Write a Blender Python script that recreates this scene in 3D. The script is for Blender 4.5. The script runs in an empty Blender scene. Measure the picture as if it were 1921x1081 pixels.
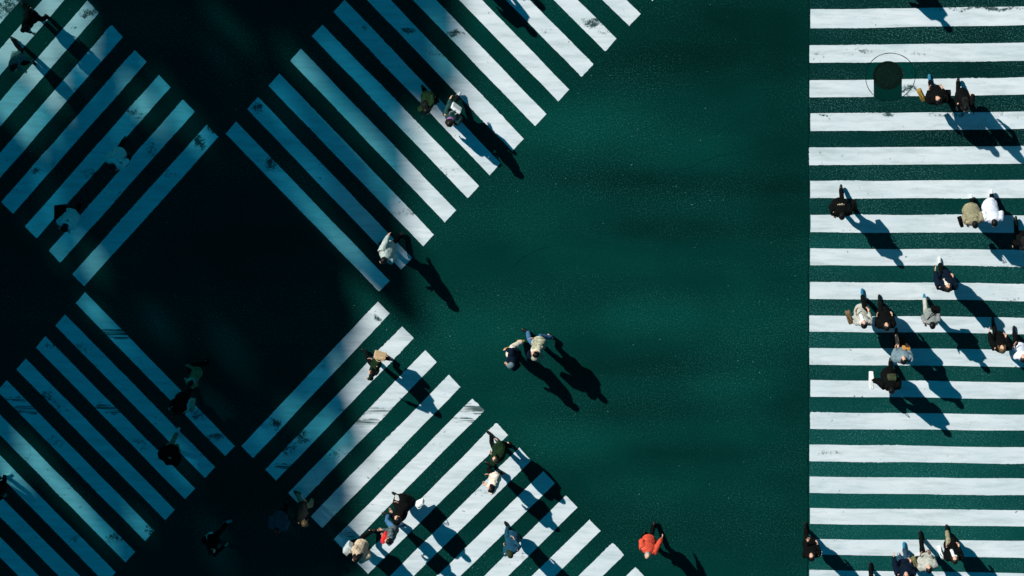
import bpy, bmesh, math, random
from mathutils import Vector, Matrix, noise as mnoise

random.seed(7)
C = bpy.context.scene.collection
SC = bpy.context.scene

# ------------------------------------------------------------------ camera
W, H, F = 1921.0, 1081.0, 5400.0            # photo size and focal length in its pixels
DEPTH = 79.4
NX, NY = 240.0 / F, 2052.0 / F              # where straight-down lies, seen from the lens
zc = Vector((-NX, -NY, 1.0)).normalized()   # world up in camera axes
xc = (Vector((1, 0, 0)) - zc * zc.x).normalized()
yc = zc.cross(xc)
R = Matrix((xc, yc, zc))                    # camera axes -> world
CAM = R.col[2] * DEPTH
cd = bpy.data.cameras.new('camera'); cam = bpy.data.objects.new('camera', cd); C.objects.link(cam)
cd.sensor_width = 36.0; cd.lens = 36.0 * F / W; cd.clip_end = 2000
cam.matrix_world = Matrix.Translation(CAM) @ R.to_4x4()
SC.camera = cam

# ------------------------------------------------------------------ sky, sun, exposure
SUN = Vector((-1.87, 2.03, 1.70))           # from the ground towards the sun
elev = math.atan2(SUN.z, math.hypot(SUN.x, SUN.y)); azim = math.atan2(SUN.x, SUN.y)
wd = bpy.data.worlds.new("World"); SC.world = wd; wd.use_nodes = True
nt = wd.node_tree; nt.nodes.clear()
sky = nt.nodes.new('ShaderNodeTexSky'); sky.sky_type = 'NISHITA'; sky.sun_disc = False
sky.sun_elevation = elev; sky.sun_rotation = azim
tint = nt.nodes.new('ShaderNodeMix'); tint.data_type = 'RGBA'; tint.blend_type = 'MULTIPLY'
tint.inputs[0].default_value = 1.0
tint.inputs[7].default_value = (0.005, 0.66, 0.80, 1)     # the photograph's blue-green cast on skylight
bg = nt.nodes.new('ShaderNodeBackground'); bg.inputs[1].default_value = 0.05
wo = nt.nodes.new('ShaderNodeOutputWorld')
nt.links.new(sky.outputs[0], tint.inputs[6]); nt.links.new(tint.outputs[2], bg.inputs[0]); nt.links.new(bg.outputs[0], wo.inputs[0])
sl = bpy.data.lights.new('sun', 'SUN'); sl.energy = 5.0; sl.angle = math.radians(0.5); sl.color = (1.0, 0.99, 0.93)
so = bpy.data.objects.new('sun', sl); C.objects.link(so)
so.rotation_euler = (-SUN).to_track_quat('-Z', 'Y').to_euler()
so.location = SUN * 60
vs = SC.view_settings
vs.view_transform = 'Standard'; vs.look = 'None'; vs.gamma = 1.0; vs.exposure = 0.17; vs.use_curve_mapping = False
SC.cycles.use_denoising = True
SC.cycles.transparent_max_bounces = 16

# ------------------------------------------------------------------ helpers
def G(px, py, z=0.0):
    """the point of the ground (or of height z) that the photograph shows at this pixel"""
    d = R @ Vector(((px - W / 2) / F, -(py - H / 2) / F, -1.0))
    t = (z - CAM.z) / d.z
    return CAM + d * t

def heading(px, py, deg):
    a = math.radians(deg)
    v = G(px + 20 * math.cos(a), py - 20 * math.sin(a)) - G(px, py)
    return math.atan2(v.y, v.x)

def obj(name, mesh, mat=None, parent=None):
    if isinstance(mesh, bmesh.types.BMesh):
        me = bpy.data.meshes.new(name); mesh.normal_update(); mesh.to_mesh(me); mesh.free(); mesh = me
    o = bpy.data.objects.new(name, mesh); C.objects.link(o)
    if mat is not None and not mesh.materials:
        mesh.materials.append(mat)
    if parent is not None:
        o.parent = parent
    return o

def empty(name, loc=(0, 0, 0), rz=0.0, label=None, cat=None, group=None, kind=None):
    o = bpy.data.objects.new(name, None); C.objects.link(o)
    o.empty_display_size = 0.2
    o.location = loc; o.rotation_euler = (0, 0, rz)
    return tag(o, label, cat, group, kind)

def tag(o, label=None, cat=None, group=None, kind=None):
    if label: o['label'] = label
    if cat: o['category'] = cat
    if group: o['group'] = group
    if kind: o['kind'] = kind
    return o

def tube(bm, pts, radii, seg=10, ref=Vector((0, 1, 0)), caps=True):
    """closed tapering tube; a radius may be a pair (along ref, across it)"""
    pts = [Vector(p) for p in pts]; n = len(pts)
    rr = [(r, r) if not isinstance(r, (tuple, list)) else r for r in radii]
    tang = []
    for i in range(n):
        a = pts[max(0, i - 1)]; b = pts[min(n - 1, i + 1)]
        tang.append((b - a).normalized())
    P = list(zip(pts, tang, rr))
    if caps:
        e0 = min(rr[0]); e1 = min(rr[-1])
        P = [(pts[0] - tang[0] * e0 * 0.45, tang[0], (rr[0][0] * .72, rr[0][1] * .72))] + P + \
            [(pts[-1] + tang[-1] * e1 * 0.45, tang[-1], (rr[-1][0] * .72, rr[-1][1] * .72))]
    rings = []
    for p, t, r in P:
        s = ref - t * ref.dot(t)
        if s.length < 1e-4: s = Vector((1, 0, 0)) - t * t.x
        s.normalize(); u = t.cross(s)
        rings.append([bm.verts.new(p + s * (r[0] * math.cos(2 * math.pi * k / seg)) + u * (r[1] * math.sin(2 * math.pi * k / seg))) for k in range(seg)])
    for a, b in zip(rings, rings[1:]):
        for k in range(seg):
            bm.faces.new((a[k], a[(k + 1) % seg], b[(k + 1) % seg], b[k]))
    bm.faces.new(rings[0][::-1]); bm.faces.new(rings[-1])
    return rings

def ball(bm, c, r, seg=12, rg=8, mi=0):
    c = Vector(c); r = Vector(r) if not isinstance(r, float) else Vector((r, r, r))
    rows = []
    top = bm.verts.new(c + Vector((0, 0, r.z))); bot = bm.verts.new(c - Vector((0, 0, r.z)))
    for i in range(1, rg):
        a = math.pi * i / rg
        rows.append([bm.verts.new(c + Vector((r.x * math.sin(a) * math.cos(2 * math.pi * k / seg), r.y * math.sin(a) * math.sin(2 * math.pi * k / seg), r.z * math.cos(a)))) for k in range(seg)])
    fs = []
    for k in range(seg):
        fs.append(bm.faces.new((top, rows[0][k], rows[0][(k + 1) % seg])))
        fs.append(bm.faces.new((bot, rows[-1][(k + 1) % seg], rows[-1][k])))
    for a, b in zip(rows, rows[1:]):
        for k in range(seg):
            fs.append(bm.faces.new((a[k], b[k], b[(k + 1) % seg], a[(k + 1) % seg])))
    for f in fs: f.material_index = mi
    return fs

def box(bm, c, s, m=None):
    c = Vector(c); hs = Vector(s) / 2
    v = []
    for x in (-1, 1):
        for y in (-1, 1):
            for z in (-1, 1):
                p = Vector((x * hs.x, y * hs.y, z * hs.z))
                if m is not None: p = m @ p
                v.append(bm.verts.new(c + p))
    for q in ((0, 1, 3, 2), (4, 6, 7, 5), (0, 4, 5, 1), (2, 3, 7, 6), (0, 2, 6, 4), (1, 5, 7, 3)):
        bm.faces.new([v[i] for i in q])
    return v

def ik(a, b, l1, l2, pole):
    """middle joint of a two-bone limb from a to b, bent towards pole"""
    a, b, pole = Vector(a), Vector(b), Vector(pole)
    d = b - a; L = min(d.length, (l1 + l2) * 0.999); d.normalize()
    x = (l1 * l1 - l2 * l2 + L * L) / (2 * L); y = math.sqrt(max(0.0, l1 * l1 - x * x))
    p = pole - d * pole.dot(d)
    p.normalize()
    return a + d * x + p * y, a + d * L

# ------------------------------------------------------------------ materials
def mat_new(name):
    m = bpy.data.materials.new(name); m.use_nodes = True
    return m, m.node_tree.nodes, m.node_tree.links, m.node_tree.nodes['Principled BSDF']

def math_node(N, L, op, a, b=None, c=None, clamp=False):
    n = N.new('ShaderNodeMath'); n.operation = op; n.use_clamp = clamp
    for i, v in enumerate((a, b, c)):
        if v is None: continue
        if isinstance(v, (int, float)): n.inputs[i].default_value = v
        else: L.new(v, n.inputs[i])
    return n.outputs[0]

def ramp(N, L, fac, *stops):
    n = N.new('ShaderNodeValToRGB'); e = n.color_ramp.elements
    while len(e) < len(stops): e.new(0.5)
    for k, (p, col) in enumerate(stops):
        e[k].position = p
        e[k].color = (col, col, col, 1) if isinstance(col, (int, float)) else tuple(col) + (1,)
    L.new(fac, n.inputs[0])
    return n.outputs[0]

def mixc(N, L, fac, a, b, blend='MIX'):
    n = N.new('ShaderNodeMix'); n.data_type = 'RGBA'; n.blend_type = blend
    for i, v in ((0, fac), (6, a), (7, b)):
        if isinstance(v, (int, float)): n.inputs[i].default_value = v
        elif isinstance(v, tuple): n.inputs[i].default_value = v + (1,) if len(v) == 3 else v
        else: L.new(v, n.inputs[i])
    return n.outputs[2]

def noise_at(N, L, vec, scale, detail=2.0, rough=0.5, dist=0.0):
    n = N.new('ShaderNodeTexNoise'); n.inputs['Scale'].default_value = scale
    n.inputs['Detail'].default_value = detail; n.inputs['Roughness'].default_value = rough; n.inputs['Distortion'].default_value = dist
    L.new(vec, n.inputs['Vector'])
    return n.outputs[0]

def position(N, L, scale=(1, 1, 1), off=(0, 0, 0)):
    g = N.new('ShaderNodeNewGeometry'); m = N.new('ShaderNodeMapping')
    m.inputs['Scale'].default_value = scale; m.inputs['Location'].default_value = off
    L.new(g.outputs['Position'], m.inputs['Vector'])
    return m.outputs[0]

def asphalt(name, base, dark, light, grain, band=True, tone=()):
    m, N, L, B = mat_new(name)
    p = position(N, L)
    col = ramp(N, L, noise_at(N, L, p, 0.22, 3, 0.55), (0.3, dark), (0.72, base))
    if band:                                                   # lanes polished and soiled along the street
        b1 = noise_at(N, L, position(N, L, (0.045, 0.33, 1), (3.1, 7.7, 0)), 1.0, 2, 0.5)
        col = mixc(N, L, ramp(N, L, b1, (0.30, 0.0), (0.68, 1.0)), mixc(N, L, 1.0, col, (0.78, 0.78, 0.78), 'MULTIPLY'), mixc(N, L, 1.0, col, (1.15, 1.13, 1.1), 'MULTIPLY'))
    if tone:                                                   # soft lighter and darker areas at set places
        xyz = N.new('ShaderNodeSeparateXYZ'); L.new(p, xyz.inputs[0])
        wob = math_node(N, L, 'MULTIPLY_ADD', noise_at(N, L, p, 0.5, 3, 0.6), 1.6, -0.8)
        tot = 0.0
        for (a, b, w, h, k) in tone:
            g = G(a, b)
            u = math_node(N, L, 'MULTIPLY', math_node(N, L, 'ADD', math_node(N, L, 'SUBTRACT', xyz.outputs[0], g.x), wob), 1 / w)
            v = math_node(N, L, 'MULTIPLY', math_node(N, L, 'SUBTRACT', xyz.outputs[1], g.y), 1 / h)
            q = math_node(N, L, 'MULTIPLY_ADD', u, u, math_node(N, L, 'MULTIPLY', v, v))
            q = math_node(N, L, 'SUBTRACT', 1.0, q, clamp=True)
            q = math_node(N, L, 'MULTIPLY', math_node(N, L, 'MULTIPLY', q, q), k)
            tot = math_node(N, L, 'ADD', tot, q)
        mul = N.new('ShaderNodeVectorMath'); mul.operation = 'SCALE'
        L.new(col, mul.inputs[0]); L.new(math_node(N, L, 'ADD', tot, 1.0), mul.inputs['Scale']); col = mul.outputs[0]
    # aggregate: fine speckle whose strength comes and goes in soft patches
    g1 = noise_at(N, L, p, 25.0, 2, 0.8)
    g2 = noise_at(N, L, p, 15.0, 3, 0.8)
    patch = ramp(N, L, noise_at(N, L, position(N, L, (0.22, 0.5, 1), (11, 2, 0)), 1.0, 3, 0.6), (0.36, 0.12), (0.66, 1.0))
    gr = ramp(N, L, g1, (0.52, 0.0), (0.76, 1.0))
    col = mixc(N, L, math_node(N, L, 'MULTIPLY', math_node(N, L, 'MULTIPLY', gr, patch), grain), col, light)
    col = mixc(N, L, ramp(N, L, g2, (0.28, 0.5), (0.46, 0.0)), col, tuple(c * 0.35 for c in dark))
    # scattered pale stones
    v = N.new('ShaderNodeTexVoronoi'); v.inputs['Scale'].default_value = 5.5; L.new(p, v.inputs['Vector'])
    dot = math_node(N, L, 'LESS_THAN', v.outputs['Distance'], 0.075)
    sep = N.new('ShaderNodeSeparateColor'); L.new(v.outputs['Color'], sep.inputs[0])
    dot = math_node(N, L, 'MULTIPLY', dot, math_node(N, L, 'GREATER_THAN', sep.outputs[0], 0.5))
    dot = math_node(N, L, 'MULTIPLY', math_node(N, L, 'MULTIPLY', dot, math_node(N, L, 'MULTIPLY_ADD', patch, .75, .1)), math_node(N, L, 'MULTIPLY', sep.outputs[1], sep.outputs[2]))
    col = mixc(N, L, dot, col, (0.22, 0.42, 0.42))
    L.new(col, B.inputs['Base Color'])
    B.inputs['Roughness'].default_value = 0.95; B.inputs['Specular IOR Level'].default_value = 0.02
    bp = N.new('ShaderNodeBump'); bp.inputs['Strength'].default_value = 0.25; bp.inputs['Distance'].default_value = 0.01
    L.new(g1, bp.inputs['Height']); L.new(bp.outputs[0], B.inputs['Normal'])
    return m

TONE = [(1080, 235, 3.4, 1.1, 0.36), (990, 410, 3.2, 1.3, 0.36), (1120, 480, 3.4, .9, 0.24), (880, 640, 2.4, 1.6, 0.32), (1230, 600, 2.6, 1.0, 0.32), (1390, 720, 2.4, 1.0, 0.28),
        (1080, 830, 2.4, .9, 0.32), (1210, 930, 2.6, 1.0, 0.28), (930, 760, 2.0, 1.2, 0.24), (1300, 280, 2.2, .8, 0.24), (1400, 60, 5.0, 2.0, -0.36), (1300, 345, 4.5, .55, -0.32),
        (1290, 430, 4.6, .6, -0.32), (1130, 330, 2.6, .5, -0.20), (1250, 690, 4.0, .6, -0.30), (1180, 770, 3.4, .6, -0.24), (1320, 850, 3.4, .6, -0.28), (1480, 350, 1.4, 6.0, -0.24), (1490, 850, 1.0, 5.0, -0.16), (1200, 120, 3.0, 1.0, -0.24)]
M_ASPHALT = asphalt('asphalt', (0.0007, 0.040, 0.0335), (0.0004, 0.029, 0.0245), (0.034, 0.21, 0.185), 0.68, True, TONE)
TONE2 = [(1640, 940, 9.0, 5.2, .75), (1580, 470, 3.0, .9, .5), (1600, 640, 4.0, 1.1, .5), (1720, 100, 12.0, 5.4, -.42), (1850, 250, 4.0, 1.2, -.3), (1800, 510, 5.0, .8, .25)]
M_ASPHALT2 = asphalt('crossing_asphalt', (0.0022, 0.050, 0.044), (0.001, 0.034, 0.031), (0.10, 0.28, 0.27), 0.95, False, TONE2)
M_PATCH = asphalt('patch_asphalt', (0.0006, 0.026, 0.022), (0.0004, 0.021, 0.018), (0.01, 0.08, 0.08), 0.3, False)

WEAR = [  # px, py, half width and half height (m) of places where the paint has worn through
    (375, 266, .22, .26, 1.0), (398, 244, .14, .16, .9), (165, 25, .30, .16, .9), (136, 50, .12, .12, .6), (482, 201, .18, .22, .9),
    (508, 308, .24, .22, 1.0), (597, 334, .10, .08, .7), (686, 53, .12, .10, .7), (766, 57, .26, .12, 1.0), (852, 62, .26, .10, 1.0),
    (709, 597, .16, .09, 1.0), (515, 793, .22, .2, .9), (563, 820, .28, .26, .9), (538, 845, .2, .2, .8), (608, 680, .14, .3, .5), (545, 840, .2, .2, .7), (630, 850, .4, .16, .6),
    (1110, 42, .30, .16, 1.0), (1134, 62, .16, .10, .7), (1022, 56, .30, .10, .5), (265, 165, .2, .2, .6), (250, 210, .25, .22, .7), (268, 218, .4, .14, .6),
    (285, 283, .2, .3, .7), (305, 322, .5, .2, .6), (100, 310, .3, .2, .5), (66, 316, .26, .12, .8), (168, 325, .3, .2, .7), (230, 365, .2, .2, .5),
    (148, 655, .5, .16, .6), (172, 690, .18, .18, .8), (85, 745, .4, .2, .8), (110, 765, .5, .2, .6), (100, 650, .3, .18, .7), (373, 775, .3, .25, .8), (405, 818, .3, .12, .9), (215, 1010, .3, .2, .8), (280, 995, .2, .2, .8),
    (138, 1010, .2, .16, .7), (62, 1007, .3, .2, .5), (245, 960, .5, .3, .4), (265, 835, .3, .2, .6), (105, 828, .4, .2, .6),
    (1620, 97, .26, .12, .75), (1592, 101, .2, .08, .5), (1717, 98, .5, .14, .5), (1535, 102, .3, .1, .5), (1702, 167, .34, .16, .9), (1665, 217, .25, .1, .9), (1545, 217, .18, .08, .8), (1790, 213, .9, .09, .7), (1880, 213, .3, .3, .5), (1850, 15, 1.3, .07, .9),
    (770, 400, .7, .14, .6), (835, 325, .5, .2, .5), (895, 910, .4, .4, .5), (1008, 940, .3, .3, .4), (825, 840, .3, .2, .4), (980, 1040, .3, .2, .5), (700, 1040, .3, .2, .5), (530, 815, .3, .2, .6), (830, 95, .6, .2, .6), (20, 15, .6, .4, .9), (40, 100, .5, .2, .5),
    (1515, 640, .12, 3.0, .25), (1590, 430, .2, .08, .5), (1775, 545, .5, .1, .5), (1900, 562, .3, .1, .6), (1560, 850, .4, .1, .6),
]
SKIDS = [(217, 627, .42, .14, 1.0), (204, 766, .34, .12, .9), (50, 770, .45, .12, .7), (30, 748, .3, .06, .5), (690, 771, .7, .10, .45), (672, 792, .6, .10, .5), (885, 768, .55, .09, .5), (870, 788, .5, .07, .5), (535, 875, .25, .1, .7), (655, 1000, .2, .1, .3)]

def paint_mat():
    m, N, L, B = mat_new('road_paint')
    p = position(N, L)
    wn = N.new('ShaderNodeTexNoise'); wn.inputs['Scale'].default_value = 3.2; wn.inputs['Detail'].default_value = 3; L.new(p, wn.inputs['Vector'])
    wa = N.new('ShaderNodeVectorMath'); wa.operation = 'MULTIPLY_ADD'; L.new(wn.outputs['Color'], wa.inputs[0]); wa.inputs[1].default_value = (.42, .42, 0); wa.inputs[2].default_value = (-.21, -.21, 0)
    wb = N.new('ShaderNodeVectorMath'); wb.operation = 'ADD'; L.new(p, wb.inputs[0]); L.new(wa.outputs[0], wb.inputs[1])
    xyz = N.new('ShaderNodeSeparateXYZ'); L.new(wb.outputs[0], xyz.inputs[0]); X, Y = xyz.outputs[0], xyz.outputs[1]
    base = ramp(N, L, noise_at(N, L, position(N, L, (0.5, 1.6, 1)), 1.0, 4, 0.6), (0.3, (0.64, 0.72, 0.75)), (0.66, (0.80, 0.84, 0.87)))
    grime = noise_at(N, L, position(N, L, (0.9, 5.5, 1), (5, 1, 0)), 1.0, 4, 0.7)
    base = mixc(N, L, ramp(N, L, grime, (0.31, 0.55), (0.54, 0.0)), base, (0.40, 0.48, 0.49))
    fine = noise_at(N, L, p, 22.0, 3, 0.7)
    coarse = noise_at(N, L, p, 8.0, 5, 0.75)
    def blobs(lst):
        tot = None
        for (a, b, w, h, s) in lst:
            g = G(a, b)
            u = math_node(N, L, 'MULTIPLY', math_node(N, L, 'SUBTRACT', X, g.x), 0.76 / w)
            v = math_node(N, L, 'MULTIPLY', math_node(N, L, 'SUBTRACT', Y, g.y), 0.76 / h)
            q = math_node(N, L, 'MULTIPLY_ADD', u, u, math_node(N, L, 'MULTIPLY', v, v))
            q = math_node(N, L, 'MULTIPLY', math_node(N, L, 'SUBTRACT', 1.0, q, clamp=True), s)
            tot = q if tot is None else math_node(N, L, 'MAXIMUM', tot, q)
        return tot
    bl = blobs(WEAR)
    k = math_node(N, L, 'MULTIPLY_ADD', coarse, 1.25, -0.90)
    k = math_node(N, L, 'ADD', k, math_node(N, L, 'MULTIPLY', fine, 0.62))
    worn = ramp(N, L, math_node(N, L, 'ADD', math_node(N, L, 'MULTIPLY', bl, 0.60), k), (0.34, 0.0), (0.58, 0.95))
    # small chips anywhere
    chips = math_node(N, L, 'MULTIPLY', ramp(N, L, noise_at(N, L, p, 7.0, 3, 0.6), (0.665, 0.0), (0.72, 0.75)), ramp(N, L, noise_at(N, L, p, 0.6, 2), (0.44, 0.0), (0.58, 1.0)))
    # tyre skids: parallel dark strokes
    sk = blobs(SKIDS)
    st = N.new('ShaderNodeTexNoise'); st.inputs['Scale'].default_value = 1.0; st.inputs['Detail'].default_value = 1
    L.new(position(N, L, (0.8, 22.0, 1)), st.inputs['Vector'])
    skid = math_node(N, L, 'MULTIPLY', ramp(N, L, math_node(N, L, 'POWER', math_node(N, L, 'MAXIMUM', sk, 0.0), 0.6), (0.05, 0.0), (0.6, 1.0)), ramp(N, L, st.outputs[0], (0.40, 0.0), (0.56, 0.9)))
    # hairline cracks
    v = N.new('ShaderNodeTexVoronoi'); v.feature = 'DISTANCE_TO_EDGE'; v.inputs['Scale'].default_value = 0.55
    wob = N.new('ShaderNodeVectorMath'); wob.operation = 'ADD'
    nz = N.new('ShaderNodeTexNoise'); nz.inputs['Scale'].default_value = 2.5; L.new(p, nz.inputs['Vector'])
    sc = N.new('ShaderNodeVectorMath'); sc.operation = 'SCALE'; sc.inputs['Scale'].default_value = 0.7; L.new(nz.outputs['Color'], sc.inputs[0])
    L.new(p, wob.inputs[0]); L.new(sc.outputs[0], wob.inputs[1]); L.new(wob.outputs[0], v.inputs['Vector'])
    crack = math_node(N, L, 'MULTIPLY', math_node(N, L, 'LESS_THAN', v.outputs['Distance'], 0.006), ramp(N, L, noise_at(N, L, p, 0.45, 2), (0.60, 0.0), (0.66, 0.3)))
    w = math_node(N, L, 'MAXIMUM', worn, chips); w = math_node(N, L, 'MAXIMUM', w, skid); w = math_node(N, L, 'MAXIMUM', w, crack)
    L.new(mixc(N, L, w, base, (0.004, 0.045, 0.042)), B.inputs['Base Color'])
    B.inputs['Roughness'].default_value = 0.85; B.inputs['Specular IOR Level'].default_value = 0.12
    bp = N.new('ShaderNodeBump'); bp.inputs['Strength'].default_value = 0.15; bp.inputs['Distance'].default_value = 0.006
    L.new(coarse, bp.inputs['Height']); L.new(bp.outputs[0], B.inputs['Normal'])
    return m
M_PAINT = paint_mat()

_mats = {}
def cloth(name, col, rough=0.9, spec=0.15, var=0.35, scale=9.0):
    if name in _mats: return _mats[name]
    m, N, L, B = mat_new(name)
    tc = N.new('ShaderNodeTexCoord')
    n = noise_at(N, L, tc.outputs['Object'], scale, 4, 0.65)
    c = mixc(N, L, ramp(N, L, n, (0.3, 0.0), (0.7, 1.0)), tuple(x * (1 - var) for x in col), tuple(min(1, x * (1 + var * .6)) for x in col))
    L.new(c, B.inputs['Base Color'])
    B.inputs['Roughness'].default_value = rough; B.inputs['Specular IOR Level'].default_value = spec
    bp = N.new('ShaderNodeBump'); bp.inputs['Strength'].default_value = 0.3; bp.inputs['Distance'].default_value = 0.01
    L.new(noise_at(N, L, tc.outputs['Object'], 26, 3), bp.inputs['Height']); L.new(bp.outputs[0], B.inputs['Normal'])
    _mats[name] = m
    return m

BLACK = cloth('black_cloth', (0.0035, 0.0042, 0.0042), spec=.05)
SOOT = cloth('charcoal_cloth', (0.009, 0.012, 0.012), spec=.06)
NAVY = cloth('navy_cloth', (0.003, 0.009, 0.021), spec=.06)
BLUE = cloth('dark_blue_cloth', (0.006, 0.055, 0.10), var=.5)
DENIM = cloth('denim', (0.05, 0.14, 0.27))
GREY = cloth('grey_cloth', (0.23, 0.25, 0.24))
GREIGE = cloth('grey_beige_cloth', (0.42, 0.41, 0.36))
BLUEGREY = cloth('blue_grey_cloth', (0.16, 0.23, 0.27))
KHAKI = cloth('khaki_cloth', (0.27, 0.24, 0.15))
BEIGE = cloth('beige_cloth', (0.58, 0.45, 0.32))
CREAM = cloth('cream_cloth', (0.74, 0.62, 0.52), var=.2)
FUR = cloth('pale_shaggy_cloth', (0.40, 0.385, 0.28), var=.7, scale=14)
WHITE = cloth('white_cloth', (0.76, 0.77, 0.78), var=.14)
LILAC = cloth('pale_lilac_cloth', (0.66, 0.68, 0.78), var=.14)
PALEBLUE = cloth('pale_blue_cloth', (0.66, 0.78, 0.82), var=.2)
MINT = cloth('pale_grey_green_cloth', (0.43, 0.50, 0.47), var=.4)
GREEN = cloth('dark_green_cloth', (0.008, 0.026, 0.010), var=.6, spec=.06)
TEAL = cloth('teal_cloth', (0.015, 0.055, 0.052), var=.5)
ORANGE = cloth('orange_cloth', (0.66, 0.078, 0.042), var=.35)
RED = cloth('red_cloth', (0.72, 0.03, 0.03), var=.2)
PURPLE = cloth('lilac_purple_cloth', (0.32, 0.13, 0.36), var=.25)
ROYAL = cloth('royal_blue_cloth', (0.015, 0.07, 0.48), var=.3)
BROWN = cloth('brown_leather', (0.16, 0.10, 0.045), .6, .3)
OLIVE = cloth('olive_leather', (0.15, 0.13, 0.05), .6, .3)
OCHRE = cloth('ochre_leather', (0.32, 0.19, 0.03), .6, .3)
PAPER = cloth('white_paper', (0.80, 0.80, 0.78), .8, .2, .06)
KRAFT = cloth('kraft_paper', (0.62, 0.42, 0.24), .8, .2, .12)
BLACKSHOE = cloth('black_leather', (0.004, 0.005, 0.005), .4, .4)
WHITESHOE = cloth('white_leather', (0.74, 0.75, 0.75), .6, .3, .1)
BLUESHOE = cloth('blue_shoe_fabric', (0.03, 0.20, 0.32))
HAIRB = cloth('black_hair', (0.0035, 0.0035, 0.0035), .5, .22, .5, 40)
HAIRD = cloth('dark_brown_hair', (0.011, 0.008, 0.005), .5, .25, .5, 40)
HAIRL = cloth('light_brown_hair', (0.10, 0.062, 0.025), .5, .3, .5, 40)
HAIRG = cloth('grey_hair', (0.30, 0.30, 0.27), .6, .3, .4, 40)
SKIN = cloth('skin', (0.66, 0.37, 0.26), .6, .25, .08)
EYE = cloth('eye_dark', (0.02, 0.015, 0.012), .3, .5, .1)
LIP = cloth('lip', (0.50, 0.18, 0.14), .5, .3, .1)
PRINT = cloth('cream_print', (0.62, 0.50, 0.34), .8, .1, .3)
IRON = cloth('cast_iron', (0.002, 0.009, 0.006), .7, .1, .3)
IRON2 = cloth('cast_iron_rib', (0.004, 0.026, 0.019), .7, .1, .3)
CLAD = cloth('dark_cladding', (0.10, 0.11, 0.12), .7, .2, .1)
STEEL = cloth('strap_metal', (0.5, 0.5, 0.5), .35, .5, .1)

def pane_filter(name, col):
    m = bpy.data.materials.new(name); m.use_nodes = True
    N = m.node_tree.nodes; L = m.node_tree.links; N.clear()
    t = N.new('ShaderNodeBsdfTransparent'); t.inputs[0].default_value = tuple(math.sqrt(c) for c in col) + (1,)
    o = N.new('ShaderNodeOutputMaterial'); L.new(t.outputs[0], o.inputs[0])
    return m
PANE_FILTERS = [pane_filter('deep_light_filter', (.006, .10, .15)), pane_filter('blue_green_light_filter', (.03, .20, .23)), pane_filter('pale_light_filter', (.09, .30, .32)), pane_filter('clear_light_filter', (.30, .50, .50))]  # tints for the added panes, standing in for light reflected off facades

# ------------------------------------------------------------------ ground
def sheet(name, pts, z, mat, parent=None):
    bm = bmesh.new()
    bm.faces.new([bm.verts.new((p.x, p.y, z)) for p in pts])
    bmesh.ops.recalc_face_normals(bm, faces=bm.faces)
    if bm.faces[:][0].normal.z < 0: bmesh.ops.reverse_faces(bm, faces=bm.faces)
    return obj(name, bm, mat, parent)

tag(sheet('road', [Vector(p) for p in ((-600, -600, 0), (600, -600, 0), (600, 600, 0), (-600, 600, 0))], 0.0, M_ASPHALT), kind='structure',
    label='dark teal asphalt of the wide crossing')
ex = [G(1517.5, y) for y in range(-200, 1301, 25)]
ex = [Vector((p.x + random.uniform(-.012, .012), p.y, 0)) for p in ex]
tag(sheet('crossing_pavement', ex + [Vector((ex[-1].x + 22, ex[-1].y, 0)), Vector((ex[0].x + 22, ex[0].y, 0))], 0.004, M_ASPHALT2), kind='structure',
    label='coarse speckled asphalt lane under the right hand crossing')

def strip(name, pix, w, z, mat, jit=0.0):
    """a thin dark line laid along the ground through these photo points"""
    pts = []
    for (a, b) in zip(pix, pix[1:]):
        A, B_ = G(*a), G(*b); n = max(2, int((B_ - A).length / 0.18))
        for k in range(n): pts.append(A.lerp(B_, k / n))
    pts.append(G(*pix[-1]))
    bm = bmesh.new(); prev = None
    for i, p in enumerate(pts):
        t = (pts[min(i + 1, len(pts) - 1)] - pts[max(i - 1, 0)]).normalized(); s = Vector((-t.y, t.x, 0))
        c = p + s * random.uniform(-jit, jit); ww = w * random.uniform(.4, 1.1) / 2
        cur = (bm.verts.new((c.x + s.x * ww, c.y + s.y * ww, z)), bm.verts.new((c.x - s.x * ww, c.y - s.y * ww, z)))
        if prev: bm.faces.new((prev[0], prev[1], cur[1], cur[0]))
        prev = cur
    bmesh.ops.recalc_face_normals(bm, faces=bm.faces)
    o = obj(name, bm, mat)
    return tag(o, kind='structure')
CRACKM = cloth('crack_seal', (0.0006, 0.020, 0.017), .9, .02, .2)
FAINT = cloth('old_crack', (0.0005, 0.034, 0.028), .9, .02, .2)
strip('pavement_joint', [(1517, -60), (1516.5, 500), (1515, 1140)], .035, .0085, CRACKM, .012)
for pix in ([(1158, 73), (1250, 75), (1340, 78), (1445, 83)], [(1320, 181), (1390, 158), (1450, 140), (1516, 125)], [(960, 500), (990, 480), (1030, 462)],
            [(1140, 368), (1220, 338), (1330, 300), (1440, 268), (1500, 310)], [(1430, 240), (1480, 300), (1512, 330)], [(1180, 950), (1215, 975), (1260, 1000)],
            [(425, 848), (432, 866)], [(573, 61), (598, 60), (620, 61)]):
    strip('road_crack', pix, .026, .0035, FAINT, .05)

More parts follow.
